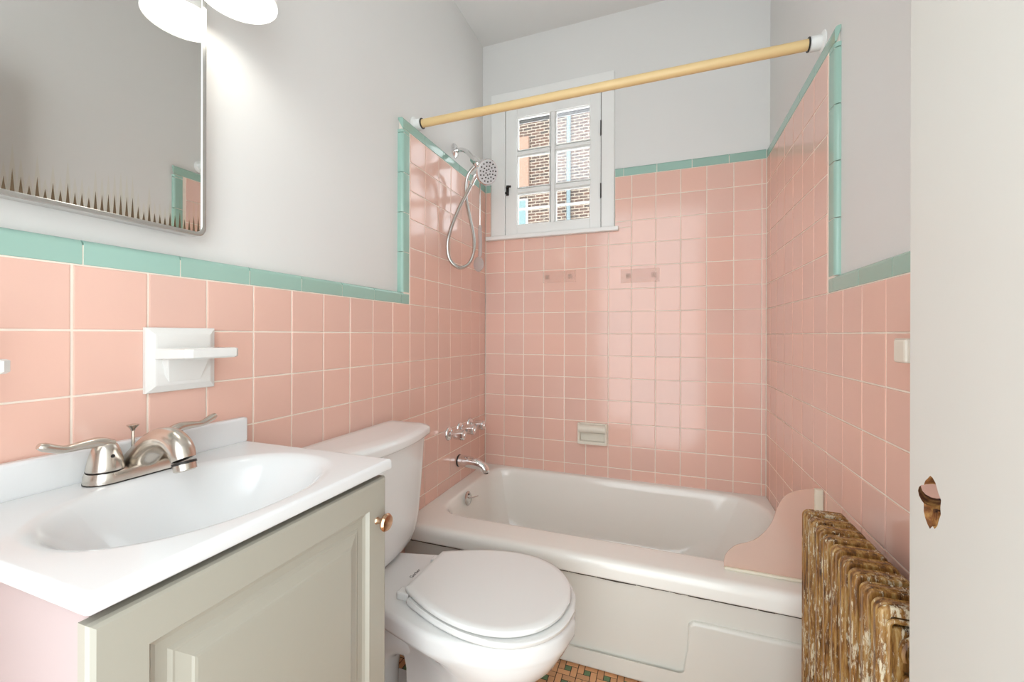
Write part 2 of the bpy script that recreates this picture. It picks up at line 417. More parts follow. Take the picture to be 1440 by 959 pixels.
for x, y, w, h, mt in pieces[280:]:
    a, b = w*U/2-G2/2, h*U/2-G2/2; k = 1 if mt == 'mosaic_green' else 0
    mb.add([(x-a, y-b, -.001), (x+a, y-b, -.001), (x+a, y+b, -.001), (x-a, y+b, -.001), (x-a+.0008, y-b+.0008, 0), (x+a-.0008, y-b+.0008, 0), (x+a-.0008, y+b-.0008, 0), (x-a+.0008, y+b-.0008, 0)],
           [(0, 1, 5, 4), (1, 2, 6, 5), (2, 3, 7, 6), (3, 0, 4, 7), (4, 5, 6, 7)], False, k)
o = mb.build('mosaic_field', ['mosaic_tan', 'mosaic_green'], fl); o['kind'] = 'stuff'

# ------------------------------------------------------------------ window
w1 = bpy.data.objects.new('window_1', None); C.objects.link(w1); w1.location = ((OX0+OX1)/2, 0, WZ0)
struct(w1, 'small white six pane casement window above the tub', 'window')
cf = -.004
MB().box(.033, .113, cf, PY1+.005, H+.528, H+1.222, .0025).build('casing', 'trim_paint', w1)
MB().box(.622, .685, cf, PY1+.005, H+.528, H+1.222, .0025).build('casing', 'trim_paint', w1)
MB().box(.033, .685, cf-.003, PY1+.005, H+1.2225, H+1.295, .0025).build('casing', 'trim_paint', w1)
MB().box(.008, .707, -.026, PY1+.005, H+.507, H+.528, .004).build('sill', 'trim_paint', w1)
for x0, x1, y0, y1, z0, z1 in ((OX0-.001, OX0+.004, PY1, PY1+.2, OZ0, OZ1), (OX1-.004, OX1+.001, PY1, PY1+.2, OZ0, OZ1), (OX0, OX1, PY1, PY1+.2, OZ1-.004, OZ1+.001), (OX0, OX1, PY1+.03, PY1+.22, OZ0-.012, OZ0+.004)):
    MB().box(x0, x1, y0, y1, z0, z1).build('jamb_board', 'trim_paint', w1)
sx0, sx1, sz0, sz1 = .1155, .6195, H+.530, H+1.220; gx0, gx1 = .180, .567; gz0, gz1 = H+.583, H+1.155; sy0, sy1 = .001, .035
sash = MB().box(sx0, gx0, sy0, sy1, sz0, sz1, .002).build('sash_frame', 'trim_paint', w1)
MB().box(gx1, sx1, sy0, sy1, sz0, sz1, .002).build('sash_stile', 'trim_paint', sash)
MB().box(gx0, gx1, sy0+.0005, sy1, sz0, gz0, .002).build('sash_rail', 'trim_paint', sash)
MB().box(gx0, gx1, sy0+.0005, sy1, gz1, sz1, .002).build('sash_rail', 'trim_paint', sash)
vm0, vm1 = .3585, .3885; hz = [(H+.749, H+.781), (H+.951, H+.980)]
def muntin(x0, x1, z0, z1, nm='muntin'):
    mb = MB(); dx, dz = (.007, 0) if (x1-x0) < (z1-z0) else (0, .007)
    mb.loft([[(x0, .030, z0), (x1, .030, z0), (x1, .030, z1), (x0, .030, z1)], [(x0, .018, z0), (x1, .018, z0), (x1, .018, z1), (x0, .018, z1)],
             [(x0+dx, .006, z0+dz), (x1-dx, .006, z0+dz), (x1-dx, .006, z1-dz), (x0+dx, .006, z1-dz)]], smooth=False)
    return mb.build(nm, 'trim_paint', sash)
muntin(vm0, vm1, gz0, gz1)
zs = [gz0]+[v for p in hz for v in p]+[gz1]
for a, b in hz: muntin(gx0, vm0, a, b); muntin(vm1, gx1, a, b)
for ci, (x0, x1) in enumerate(((gx0, vm0), (vm1, gx1))):
    for ri in range(3):
        z0, z1 = zs[2*ri], zs[2*ri+1]
        o = MB().box(x0-.003, x1+.003, .022, .0255, z0-.003, z1+.003).build('pane', 'glare_glass' if ci == 1 and ri > 0 else 'window_glass', sash)
        # worn putty line around the glass
        q = .0045; mb = MB()
        mb.box(x0, x0+q, .010, .022, z0, z1).box(x1-q, x1, .010, .022, z0, z1).box(x0+q, x1-q, .010, .022, z0, z0+q).box(x0+q, x1-q, .010, .022, z1-q, z1)
        mb.build('putty', 'trim_paint', sash)
for z in (H+1.024, H+.714):                       # hinges
    h = MB().box(.6170, .6185, -.0055, .004, z-.038, z+.038).lathe([(.0032, -.036), (.0032, .036)], (.6205, -.0045, z), (0, 0, 1), 8).build('hinge', 'black_iron', w1)
MB().box(.6196, .6218, .000, .012, sz0, sz1).build('shadow_gap', 'dark_gap', w1)
la = MB().box(.119, .135, -.0035, .002, H+.745, H+.800, .0015).build('latch', 'black_iron', w1, label='dark rusted window latch')
MB().tube([(.127, -.004, H+.780), (.127, -.016, H+.782), (.140, -.020, H+.786), (.152, -.020, H+.785)], .0055, 8).build('latch_lever', 'black_iron', la)
MB().lathe([(.0075, 0), (.0075, .010), (.004, .013)], (.124, -.003, H+.756), (0, -1, 0), 12).build('latch_keeper', 'black_iron', la)
MB().box(OX0, OX1, .13, .145, H+.703, H+.712).build('storm_rail', 'trim_paint', w1)
MB().box(OX0, OX1, .12, .15, H+1.196, OZ1).build('storm_head', 'black_iron', w1)

# neighbouring brick house
nh = thing('brick_building', (-3.4, 9.2, 0), 'brown brick neighbouring house seen through the window panes', 'building')
MB().box(-7.5, -.45, 9, 9.6, -3, 12).build('brick_wall', 'brick_face', nh)
MB().tube([(-1.47, 8.93, -3), (-1.47, 8.93, 11.8)], .055, 10).build('downpipe', 'blue_metal', nh, label='pale blue downpipe')
MB().box(-3.5, -2.58, 8.9, 9.02, H+4.08, H+5.46, .01).build('rendered_panel', 'pink_render', nh, label='salmon rendered panel')
f = MB().box(-3.5, -2.62, 8.93, 9.02, H+2.4, H+3.75, .01).build('window_frame', 'trim_paint', nh)
MB().box(-3.46, -2.66, 8.92, 8.94, H+2.44, H+3.71).build('pane', 'shop_glass', f)

# ------------------------------------------------------------------ open door with the knocked-out lock
DX0, DX1, DY1, DY0 = 1.223, 1.263, -1.397, -2.12
HOLE = Vector((DX0, -1.4475, H-.2045))
bm = bmesh.new()
dm = MB().box(DX0, DX1, DY0, DY1, .012, 2.03, .0015, 1).build('door_1', ['door_paint', 'raw_wood'])
random.seed(3)
def cutter(ring_at, n=22):
    rings = []
    for x, cy, cz, ry, rz, jit in ring_at:
        rings.append([(x, cy+ry*math.cos(q)*(1+jit*R[k]), cz+rz*math.sin(q)*(1+jit*R[(k*7+3) % n])) for k, q in [(k, 2*math.pi*k/n) for k in range(n)]])
    mb = MB(); mb.loft(rings); mb.mi = [1]*len(mb.f)
    return mb.build('cut', ['door_paint', 'raw_wood'], smooth=False)
R = [random.uniform(-1, 1) for _ in range(22)]
hy, hz_ = HOLE.y, HOLE.z
cuts = [cutter([(DX0-.01, hy, hz_, .0195, .033, .10), (DX0+.003, hy+.001, hz_-.001, .0180, .031, .12), (DX0+.016, hy+.006, hz_+.004, .014, .024, .15), (DX0+.020, hy+.008, hz_+.005, .010, .018, .15)]),
        ]
def tunnel():
    d = Vector((.586, 1, -.005)).normalized(); o = Vector((DX0+.003, hy+.0070, hz_+.0040)); u = Vector((0, 0, 1)); w = d.cross(u)
    rings = [[o+d*t+u*(.0140*math.sin(q))+w*(.0140*math.cos(q)) for q in [2*math.pi*k/16 for k in range(16)]] for t in (-.004, .03, .085)]
    mb = MB(); mb.loft(rings); mb.mi = [1]*len(mb.f); return mb.build('cut', ['door_paint', 'raw_wood'], smooth=False)
cuts.append(tunnel())
for c in cuts:
    md = dm.modifiers.new('b', 'BOOLEAN'); md.operation = 'DIFFERENCE'; md.object = c; md.solver = 'EXACT'
dg = bpy.context.evaluated_depsgraph_get(); me = bpy.data.meshes.new_from_object(dm.evaluated_get(dg)); dm.modifiers.clear(); dm.data = me; me.name = 'door_1'
for c in cuts: bpy.data.objects.remove(c)
struct(dm, 'pale painted door standing open at right with broken lock hole', 'door')
# splintered lower lip inside the hole
mb = MB(); random.seed(5)
for k in range(7):
    y = hy-.013+.0042*k; hgt = random.uniform(.010, .024)
    mb.loft([[(DX0+.004, y-.003, hz_-.034), (DX0+.004, y+.003, hz_-.034), (DX0+.016, y+.003, hz_-.034), (DX0+.016, y-.003, hz_-.034)], [(DX0+.006, y-.001, hz_-.034+hgt), (DX0+.006, y+.001, hz_-.034+hgt), (DX0+.012, y+.001, hz_-.034+hgt), (DX0+.012, y-.001, hz_-.034+hgt)]], smooth=False)
mb.build('splinters', 'raw_wood', dm)

# ================================================================== BATHTUB
def rect_ring(angs, cx, cy, x0, x1, y0, y1, z):
    out = []
    for q in angs:
        c, s_ = math.cos(q), math.sin(q)
        t = min([( (x1 if c > 0 else x0)-cx)/c if abs(c) > 1e-9 else 1e9, ((y1 if s_ > 0 else y0)-cy)/s_ if abs(s_) > 1e-9 else 1e9])
        out.append((cx+c*t, cy+s_*t, z))
    return out
def rr_ring(angs, cx, cy, x0, x1, y0, y1, rL, rR, z):
    """rounded rectangle sampled by angle from (cx, cy); left corners radius rL, right corners rR"""
    poly = []
    for (px, py, r, a0) in ((x1-rR, y1-rR, rR, 0), (x0+rL, y1-rL, rL, 90), (x0+rL, y0+rL, rL, 180), (x1-rR, y0+rR, rR, 270)):
        for k in range(13): a = math.radians(a0+90*k/12); poly.append((px+r*math.cos(a), py+r*math.sin(a)))
    out = []
    n = len(poly)
    for q in angs:
        d = (math.cos(q), math.sin(q)); best = None
        for i in range(n):
            ax, ay = poly[i][0]-cx, poly[i][1]-cy; bx, by = poly[(i+1) % n][0]-cx, poly[(i+1) % n][1]-cy
            ca, cb = d[0]*ay-d[1]*ax, d[0]*by-d[1]*bx
            if ca <= 1e-12 and cb > 1e-12 or ca < -1e-12 and cb >= -1e-12:
                t = ca/(ca-cb); X, Y = ax+(bx-ax)*t, ay+(by-ay)*t
                if X*d[0]+Y*d[1] > 0: best = (cx+X, cy+Y, z); break
        if best is None:
            best = max(((p[0]-cx)*d[0]+(p[1]-cy)*d[1], (p[0], p[1], z)) for p in poly)[1]
        out.append(best)
    return out
tub = thing('bathtub', (W/2, -.38, 0), 'white enamel built-in bathtub along the back wall', 'bathtub')
TX0, TX1, TY0, TY1 = .001, W-.001, -.782, -.001
tcx, tcy = .67, -.335
ang = sorted([2*math.pi*k/96-math.pi for k in range(96)]+[math.atan2(y-tcy, x-tcx) for x in (TX0, TX1) for y in (TY0, TY1)])
rings = []
for dy, dz in ((.006, -.058), (.001, -.055), (0, -.050), (0, -.028), (.001, -.018), (.005, -.009), (.011, -.004), (.020, -.001), (.030, 0), (.060, .0005)): rings.append(rect_ring(ang, tcx, tcy, TX0, TX1, TY0+dy, TY1, RIM+dz))
for ins, z, rL, rR in ((-.030, .0005, .11, .18), (-.012, 0, .10, .17), (-.005, -.001, .10, .17), (0, -.004, .10, .17), (.006, -.012, .10, .17), (.013, -.035, .10, .17)):
    rings.append(rr_ring(ang, tcx, tcy, .072+ins, 1.305-ins, -.645+ins, -.030-ins, rL, rR, RIM+z))
for k, z in ((.25, .25), (.5, .17), (.75, .11), (.92, .075), (1.0, .062)):
    e = k if k < .9 else k
    rings.append(rr_ring(ang, tcx, tcy, .085+.05*e+(.05 if k >= .9 else 0)*(k-.85)/.15, 1.292-.20*e-(.06 if k >= .9 else 0)*(k-.85)/.15, -.632+.045*e+(.04 if k >= .9 else 0)*(k-.85)/.15, -.043-.035*e-(.04 if k >= .9 else 0)*(k-.85)/.15, .10+.02*k, .17, z))
mb = MB(); mb.loft(rings, False, True, smooth=True); mb.build('basin', 'tub_enamel', tub, smooth=True, angle=60)
AT, AB = -.770, -.742                                # the apron leans in toward the floor
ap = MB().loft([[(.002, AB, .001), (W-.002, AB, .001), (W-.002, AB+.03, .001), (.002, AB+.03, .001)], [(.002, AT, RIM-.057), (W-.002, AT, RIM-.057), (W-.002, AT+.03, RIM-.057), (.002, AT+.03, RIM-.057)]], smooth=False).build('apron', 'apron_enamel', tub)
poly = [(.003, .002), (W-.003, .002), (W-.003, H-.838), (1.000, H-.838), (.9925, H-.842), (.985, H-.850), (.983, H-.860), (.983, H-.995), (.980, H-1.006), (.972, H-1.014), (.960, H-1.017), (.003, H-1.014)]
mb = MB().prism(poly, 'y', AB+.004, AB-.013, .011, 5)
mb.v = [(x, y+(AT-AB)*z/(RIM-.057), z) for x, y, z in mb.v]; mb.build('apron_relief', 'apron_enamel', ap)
mb = MB(); random.seed(11)  # shadowed gap below the rim lip, put in as thin dark tubes
x = .01
while x < 1.32:
    l = random.uniform(.02, .12); r = random.uniform(.0008, .0022)
    mb.tube([(x, -.7745, RIM-.0590), (x+l*.5, -.7750, RIM-.0595-random.uniform(0, .001)), (min(1.33, x+l), -.7745, RIM-.0590)], r*1.2, 6); x += l*1.02
mb.build('lip_shadow_line', 'lip_shadow', tub)
# overflow plate with trip lever
of = MB().lathe([(.030, 0), (.030, .003), (.026, .006), (.010, .008)], (.094, -.412, H-.733), (1, 0, .12), 24).build('overflow_plate', 'frame_steel', tub)
MB().tube([(.100, -.412, H-.731), (.120, -.407, H-.727), (.140, -.400, H-.719)], [.003, .0025, .002], 8).build('trip_lever', 'chrome', of)
for dz in (-.019, .019): MB().lathe([(.004, 0), (.004, .002), (.002, .003)], (.0995, -.412, H-.733+dz), (1, 0, .12), 8).build('screw', 'black_iron', of)
MB().lathe([(.030, 0), (.030, .002), (.022, .004)], (.24, -.34, .0625), (0, 0, 1), 20).build('drain', 'chrome', tub)

# tub filler: three valve handles and the spout
for i, (y, lab) in enumerate(((-.42, 'chrome tub valve handle nearest the toilet tank'), (-.31, 'middle chrome tub valve handle of the three'), (-.20, 'chrome tub valve handle closest to the back corner'))):
    v = thing('tub_valve', (0, y, H-.45), lab, 'valve', 'tub valves on the left wall')
    MB().lathe([(.031, .0005), (.031, .004), (.026, .010), (.015, .014)], (0, y, H-.45), (1, 0, 0), 24).build('escutcheon', 'chrome', v)
    MB().lathe([(.012, .010), (.012, .034)], (0, y, H-.45), (1, 0, 0), 16).build('stem', 'chrome', v)
    rings = []
    for r, h in ((.014, .030), (.023, .034), (.024, .040), (.024, .074), (.022, .080), (.012, .083)):
        rings.append([(h, y+r*(1-(.09 if r > .02 else 0)*(.5+.5*math.cos(6*q)))*math.cos(q), H-.45+r*(1-(.09 if r > .02 else 0)*(.5+.5*math.cos(6*q)))*math.sin(q)) for q in [2*math.pi*k/48 for k in range(48)]])
    hd = MB().loft(rings).build('handle', 'chrome', v)
    MB().lathe([(.010, .083), (.009, .0855), (.004, .087)], (0, y, H-.45), (1, 0, 0), 16).build('index_cap', 'chrome', hd)
sp = thing('tub_spout', (0, -.318, H-.60), 'chrome tub spout under the three valve handles', 'spout')
pth = spline([(.002, -.318, H-.600), (.03, -.318, H-.600), (.08, -.318, H-.604), (.115, -.318, H-.612), (.135, -.318, H-.627), (.139, -.318, H-.640)], 5)
MB().tube(pth, [lerp([(0, .027), (.3, .0265), (.7, .022), (.9, .019), (1, .0165)], i/(len(pth)-1)) for i in range(len(pth))], 20, up=(0, 0, 1)).build('spout_body', 'chrome', sp)
MB().lathe([(.0285, .001), (.0285, .006), (.027, .008)], (0, -.318, H-.600), (1, 0, 0), 24).build('base_ring', 'black_iron', sp)
MB().lathe([(.0125, 0), (.0125, .004)], (.1395, -.318, H-.644), (.1, 0, 1), 16).build('outlet', 'black_iron', sp)

# soap dish on the back wall
sd = thing('soap_dish', (.584, 0, H-.54), 'small cream ceramic soap dish set in the back wall tile', 'soap dish')
a, b, z0, z1 = .512, .656, H-.541, H-.438
MB().box(a, b, -.004, -.0005, z0, z1, .001).build('back_plate', 'ceramic_aged', sd)
mb = MB().box(a, a+.012, -.032, -.003, z0, z1, .003).box(b-.012, b, -.032, -.003, z0, z1, .003).box(a+.008, b-.008, -.034, -.003, z0, z0+.015, .003).box(a+.008, b-.008, -.016, -.003, z1-.012, z1, .003); mb.build('rim', 'ceramic_aged', sd)
MB().tube([(a+.006, -.028, z1-.026), (b-.006, -.028, z1-.026)], .0195, 16).build('hood', 'ceramic_aged', sd)
# adhesive hook strips
for (a, b, z0, z1, k1, k2, lab) in ((.326, .497, H+.268, H+.326, .349, .468, 'clear pinkish adhesive hook strip nearer the window'), (.718, .895, H+.252, H+.318, .752, .868, 'clear pinkish adhesive hook strip on the right, below green trim')):
    hs = thing('hook_strip', ((a+b)/2, 0, z0), lab, 'hook', 'adhesive hook strips on the back wall')
    MB().box(a, b, -.0032, -.0008, z0, z1, .0012).build('strip', 'clear_plastic', hs)
    for x in (k1, k2):
        z = (z0+z1)/2; k = MB().box(x-.011, x+.011, -.008, -.003, z-.012, z+.012, .003).build('hook', 'clear_plastic', hs)
        MB().lathe([(.006, 0), (.004, .006), (.007, .009), (.003, .011)], (x, -.008, z), (0, -1, 0), 12).build('knob', 'clear_plastic', k)

# splash guard at the right end of the tub
sg = thing('splash_guard', (1.25, -.70, RIM), 'frosted pinkish plastic splash guard at right end of the tub', 'splash guard')
crv = spline([(1.0855, H-.700, 0), (1.085, H-.675, 0), (1.094, H-.650, 0), (1.118, H-.625, 0), (1.160, H-.605, 0), (1.190, H-.575, 0), (1.210, H-.540, 0), (1.222, H-.500, 0), (1.240, H-.464, 0), (1.268, H-.444, 0), (1.305, H-.434, 0), (1.328, H-.434, 0)], 4)
poly = [(p[0], p[1]) for p in crv]+[(1.328, H-.700)]
MB().prism(poly, 'y', -.6985, -.7015, .0008, 1).build('panel', 'splash_plastic', sg)
MB().box(1.312, 1.3325, -.709, -.691, H-.700, H-.432, .003).build('wall_strip', 'caulk', sg)
MB().box(1.085, 1.330, -.7085, -.6915, RIM+.0005, RIM+.010, .004).build('caulk_bead', 'caulk', sg)

# curtain rod
rod = thing('shower_curtain_rod', (W/2, -.66, H+.846), 'yellowed tan shower curtain rod spanning the tub', 'curtain rod')
r0, r1 = Vector((-.002, -.668, H+.8375)), Vector((W+.006, -.647, H+.8535)); d = (r1-r0)
MB().tube([r0+d*.012, r0+d*.5, r1-d*.022], .0158, 20).build('rod', 'rod_plastic', rod)
for p, s_ in ((Vector((-TL, -.668, H+.8375)), 1), (Vector((W+TR, -.647, H+.8535)), -1)):
    e = MB().lathe([(.030, .0005), (.030, .004), (.021, .008), (.021, .034), (.018, .036)], p, (s_, 0, 0), 20).build('end_bracket', 'trim_paint', rod)
    MB().lathe([(.0205, .036), (.0205, .039), (.016, .0395)], p, (s_, 0, 0), 20).build('end_ring', 'black_iron', e)

# shower arm, hand shower and hose
sh = thing('shower_set', (0, -.36, H+.857), 'chrome hand shower with hose looped from its wall arm', 'shower')
MB().lathe([(.034, 0), (.034, .004), (.028, .010), (.014, .014)], (-TL, -.322, H+.876), (1, 0, 0), 24).build('flange', 'chrome', sh)
MB().tube(spline([(-TL+.006, -.322, H+.876), (.025, -.335, H+.868), (.062, -.350, H+.842), (.092, -.36, H+.806)], 6), .0105, 14).build('arm', 'chrome', sh)
br_ = MB().lathe([(.012, -.016), (.018, -.012), (.018, .012), (.012, .016)], (.101, -.362, H+.797), (.6, -.1, -.7), 18).lathe([(.013, -.024), (.016, -.02), (.016, .02), (.013, .024)], (.116, -.366, H+.780), (.3, .2, -.9), 16).build('holder', 'chrome', sh)
hc = Vector((.163, -.372, H+.733)); hn = Vector((.80, -.48, -.36)).normalized()
hd = MB().lathe([(.012, -.044), (.022, -.034), (.044, -.014), (.056, 0), (.057, .006), (.054, .011)], hc, hn, 32).build('spray_head', 'chrome', sh)
MB().lathe([(.053, .0112), (.050, .0140), (.0005, .0155)], hc, hn, 32).build('spray_face', 'spray_plastic', hd)
u = Vector((0, 0, 1)); u = (u-hn*u.dot(hn)).normalized(); w = hn.cross(u)
mb = MB()
for rad, n in ((.012, 6), (.026, 11), (.041, 15)):
    for k in range(n):
        q = 2*math.pi*k/n; mb.lathe([(.0036, .013), (.0030, .0175)], hc+u*(rad*math.cos(q))+w*(rad*math.sin(q)), hn, 6)
mb.build('nozzles', 'black_iron', hd)
MB().tube([hc-hn*.025, (.128, -.366, H+.752), (.112, -.370, H+.728), (.100, -.374, H+.705)], [.013, .0125, .011, .010], 14).build('handle', 'chrome', sh)
hp = [(.100, -.374, H+.705), (.078, -.395, H+.640), (.050, -.425, H+.560), (.026, -.450, H+.470), (.016, -.462, H+.400), (.022, -.455, H+.335), (.052, -.425, H+.300), (.086, -.395, H+.318), (.104, -.378, H+.375), (.098, -.368, H+.450), (.076, -.362, H+.540), (.056, -.358, H+.625), (.055, -.358, H+.695), (.070, -.362, H+.740), (.100, -.366, H+.768)]
hpts = spline(hp, 10)
MB().tube(hpts, .0080, 10).build('hose', 'hose_metal', sh)
MB().tube([hpts[0]+Vector((.006, 0, .018)), hpts[0], hpts[5]], .0105, 12).build('hose_nut', 'chrome', sh)
sc = thing('hanging_bath_scrubber', (.10, -.30, H+.33), 'slim grey rod with pale handle and round end hanging behind shower head', 'scrubber')
MB().tube([(.101, -.30, H+.765), (.100, -.30, H+.65), (.100, -.30, H+.515)], .0035, 8).build('rod', 'hose_metal', sc)
MB().tube(spline([(.100, -.30, H+.515), (.101, -.302, H+.49), (.103, -.303, H+.43), (.102, -.302, H+.385), (.098, -.30, H+.365)], 5), [.007]*2+[.0095]*17+[.007]*2, 12, sy=.6).build('handle', 'grey_plastic', sc)
rr = [[(.094+a*math.cos(q), y, H+.332+1.35*a*math.sin(q)) for q in [2*math.pi*k/24 for k in range(24)]] for a, y in ((.020, -.296), (.026, -.299), (.026, -.303), (.020, -.306))]
MB().loft(rr).build('round_end', 'grey_plastic', sc)

# ================================================================== TOILET
TC = -1.09
to = thing('toilet', (.40, TC, 0), 'white two-piece toilet with closed lid between vanity and tub', 'toilet')
def egg(x0, x1, tab, z, n=40):
    """closed outline symmetrical about TC; tab gives half width against 0..1 along x"""
    pts = []
    xs = [(1-math.cos(math.pi*k/n))/2 for k in range(n+1)]
    up = [(x0+(x1-x0)*t, TC+lerp(tab, t), z) for t in xs]; dn = [(x0+(x1-x0)*t, TC-lerp(tab, t), z) for t in xs[::-1]]
    return up+dn[1:-1] if tab[0][1] == 0 and tab[-1][1] == 0 else (up+dn[1:-1] if tab[-1][1] == 0 and False else up+dn[1:] if tab[-1][1] == 0 else up+dn)
def smooth_tab(tab, n=60):
    p = spline([(a, b, 0) for a, b in tab], 12); return [(max(0, min(1, q[0])), max(0, q[1])) for q in p]
def front_round(w, e=.62):
    """half-width law with an elliptical nose"""
    return w
def bowl_tab(wb, wm, xm, we=None):
    out = []
    for k in range(61):
        t = k/60
        if t < xm:
            s_ = t/xm; s_ = s_*s_*(3-2*s_)*.5+s_*.5; h = wb+(wm-wb)*min(1, s_*1.08 if s_*1.08 < 1 else 1)
        else:
            q = (t-xm)/(1-xm); h = wm*math.sqrt(max(0, 1-q**2.15))
        out.append((t, h))
    out[-1] = (1, 0); return out
def ring_b(x0, x1, wb, wm, xm, z): return egg(x0, x1, bowl_tab(wb, wm, xm), z)
rg = [ring_b(.215, .560, .098, .114, .5, 0.0), ring_b(.220, .556, .095, .110, .5, .025), ring_b(.255, .545, .078, .098, .52, .05), ring_b(.275, .555, .068, .098, .55, .12), ring_b(.27, .585, .062, .112, .58, .18),
      ring_b(.25, .635, .056, .138, .60, .24), ring_b(.21, .680, .050, .160, .62, .285), ring_b(.12, .698, .060, .172, .64, .315), ring_b(.06, .705, .080, .178, .63, .327), ring_b(.045, .710, .095, .182, .62, .336), ring_b(.043, .712, .099, .184, .62, .345), ring_b(.043, .713, .100, .184, .62, .370), ring_b(.047, .709, .097, .181, .62, .380), ring_b(.058, .70, .09, .172, .62, .3845)]
mb = MB(); mb.loft(rg, True, True); mb.build('bowl', 'porcelain', to, smooth=True, angle=70)
MB().tube(spline([(.40, TC, .15), (.32, TC, .215), (.235, TC, .235), (.165, TC, .20), (.135, TC, .12), (.13, TC, .0)], 6), .056, 20, sy=1.15).build('trapway', 'porcelain', to)
MB().loft([[(x, TC+y, z) for x, y in ((.06, -.085+i), (.06+i, -.10+i), (.30, -.10+i), (.30, .10-i), (.06+i, .10-i), (.06, .085-i))] for z, i in ((.0005, 0), (.02, 0), (.028, .006))], smooth=False).build('foot', 'porcelain', to)
for s_ in (-1, 1): MB().lathe([(.014, 0), (.014, .008), (.009, .016)], (.30, TC+s_*.118, .0), (0, 0, 1), 16).build('bolt_cap', 'ceramic_white', to)
def lid_tab(wb, wm, xm): 
    out = []
    for k in range(61):
        t = k/60
        if t < xm: q = t/xm; h = wb+(wm-wb)*math.sin(q*math.pi/2)**.95
        else: q = (t-xm)/(1-xm); h = wm*math.sqrt(max(0, 1-q**2.2))
        out.append((t, h))
    out[-1] = (1, 0); return out
def ring_l(x0, x1, wb, wm, z): return egg(x0, x1, lid_tab(wb, wm, .56), z)
MB().loft([ring_l(.305, .706, .110, .172, .386), ring_l(.303, .710, .112, .176, .390), ring_l(.303, .711, .112, .177, .398), ring_l(.306, .706, .110, .173, .403)]).build('seat', 'seat_plastic', to, smooth=True, angle=50)
MB().loft([ring_l(.292, .694, .092, .168, .4065), ring_l(.289, .697, .095, .172, .409), ring_l(.288, .699, .096, .173, .417), ring_l(.291, .695, .094, .170, .4215), ring_l(.305, .680, .085, .157, .4235)]).build('lid', 'seat_plastic', to, smooth=True, angle=50)
for s_ in (-1, 1): MB().box(.262, .300, TC+s_*.085-.014, TC+s_*.085+.014, .3835, .405, .004).build('hinge', 'seat_plastic', to)
# lettering printed on the deck behind the seat
cu = bpy.data.curves.new('maker_text', 'FONT'); cu.body = 'Gerber'; cu.size = .0155; cu.align_x = 'CENTER'; cu.align_y = 'CENTER'; cu.extrude = .0001
to_ = bpy.data.objects.new('maker_text', cu); C.objects.link(to_)
dg = bpy.context.evaluated_depsgraph_get(); me = bpy.data.meshes.new_from_object(to_.evaluated_get(dg)); bpy.data.objects.remove(to_)
o = bpy.data.objects.new('maker_text', me); C.objects.link(o); me.materials.clear(); me.materials.append(M['ink'])
me.transform(Matrix.Translation((.2435, -1.0700, .3850)) @ Matrix.Rotation(math.pi/2, 4, 'Z')); child(o, to); o['label'] = 'small dark printed lettering'
# tank
def tank_ring(x0, x1, hw, bow, r, z, n=10):
    """outline with bowed front (at x1) and rounded front corners"""
    pts = [(x0, TC-hw+.012), (x0, TC+hw-.012), (x0+.012, TC+hw)]
    out = [(p[0], p[1], z) for p in pts]
    xc = x1-bow
    for k in range(n+1):
        a = math.pi/2*k/n; out.append((xc-r+r*math.sin(a), TC+hw-r+r*math.cos(a), z))
    for k in range(1, 16):
        t = -1+2*k/16; out.append((xc+bow*(1-t*t), TC-(hw-r)*t, z))
    for k in range(n+1):
        a = math.pi/2*k/n; out.append((xc-r+r*math.cos(a), TC-hw+r-r*math.sin(a), z))
    out.append((x0+.012, TC-hw, z)); return out
tr_ = [tank_ring(.07, .135, .120, .010, .030, .386), tank_ring(.052, .150, .150, .014, .035, .392), tank_ring(.035, .163, .173, .018, .035, .406), tank_ring(.022, .174, .188, .022, .035, .435), tank_ring(.016, .182, .199, .024, .035, .49), tank_ring(.014, .188, .208, .025, .035, .60), tank_ring(.012, .194, .217, .026, .035, .740)]
MB().loft(tr_).build('tank', 'porcelain', to, smooth=True, angle=60)
lr = [tank_ring(.010, .204, .222, .027, .038, .7402), tank_ring(.006, .211, .228, .028, .040, .744), tank_ring(.005, .213, .229, .028, .040, .749), tank_ring(.005, .213, .229, .028, .040, .763), tank_ring(.006, .211, .227, .028, .040, .767), tank_ring(.012, .203, .219, .028, .040, .7725), tank_ring(.020, .194, .210, .028, .038, .775), tank_ring(.05, .16, .17, .026, .030, .778)]
MB().loft(lr).build('tank_lid', 'porcelain', to, smooth=True, angle=50)

# ================================================================== VANITY
VY0, VY1, VT = -1.886, -1.418, H-.2445
va = thing('vanity_cabinet', (.20, (VY0+VY1)/2, 0), 'grey painted vanity cabinet with raised panel door under the sink', 'cabinet')
mb = MB().box(.004, .391, VY0+.012, VY0+.028, .0, VT-.022).box(.004, .391, VY1-.030, VY1-.014, .0, VT-.022).box(.004, .012, VY0+.02, VY1-.02, .09, VT-.022).box(.02, .375, VY0+.02, VY1-.02, .085, .10)
mb.build('carcass', 'vanity_side', va)
mb = MB().box(.375, .391, VY0+.030, VY1-.032, VT-.055, VT-.023); mb.build('face_rail', 'vanity_paint', va)
MB().box(.375, .391, VY0+.030, VY1-.032, .1005, .125).build('face_rail', 'vanity_paint', va)
MB().box(.335, .347, VY0+.030, VY1-.032, 0, .084).build('toe_board', 'vanity_paint', va)
dy0, dy1, dz0, dz1, dx0, dx1 = VY0+.003, VY1-.012, .105, VT-.031, .3920, .4095
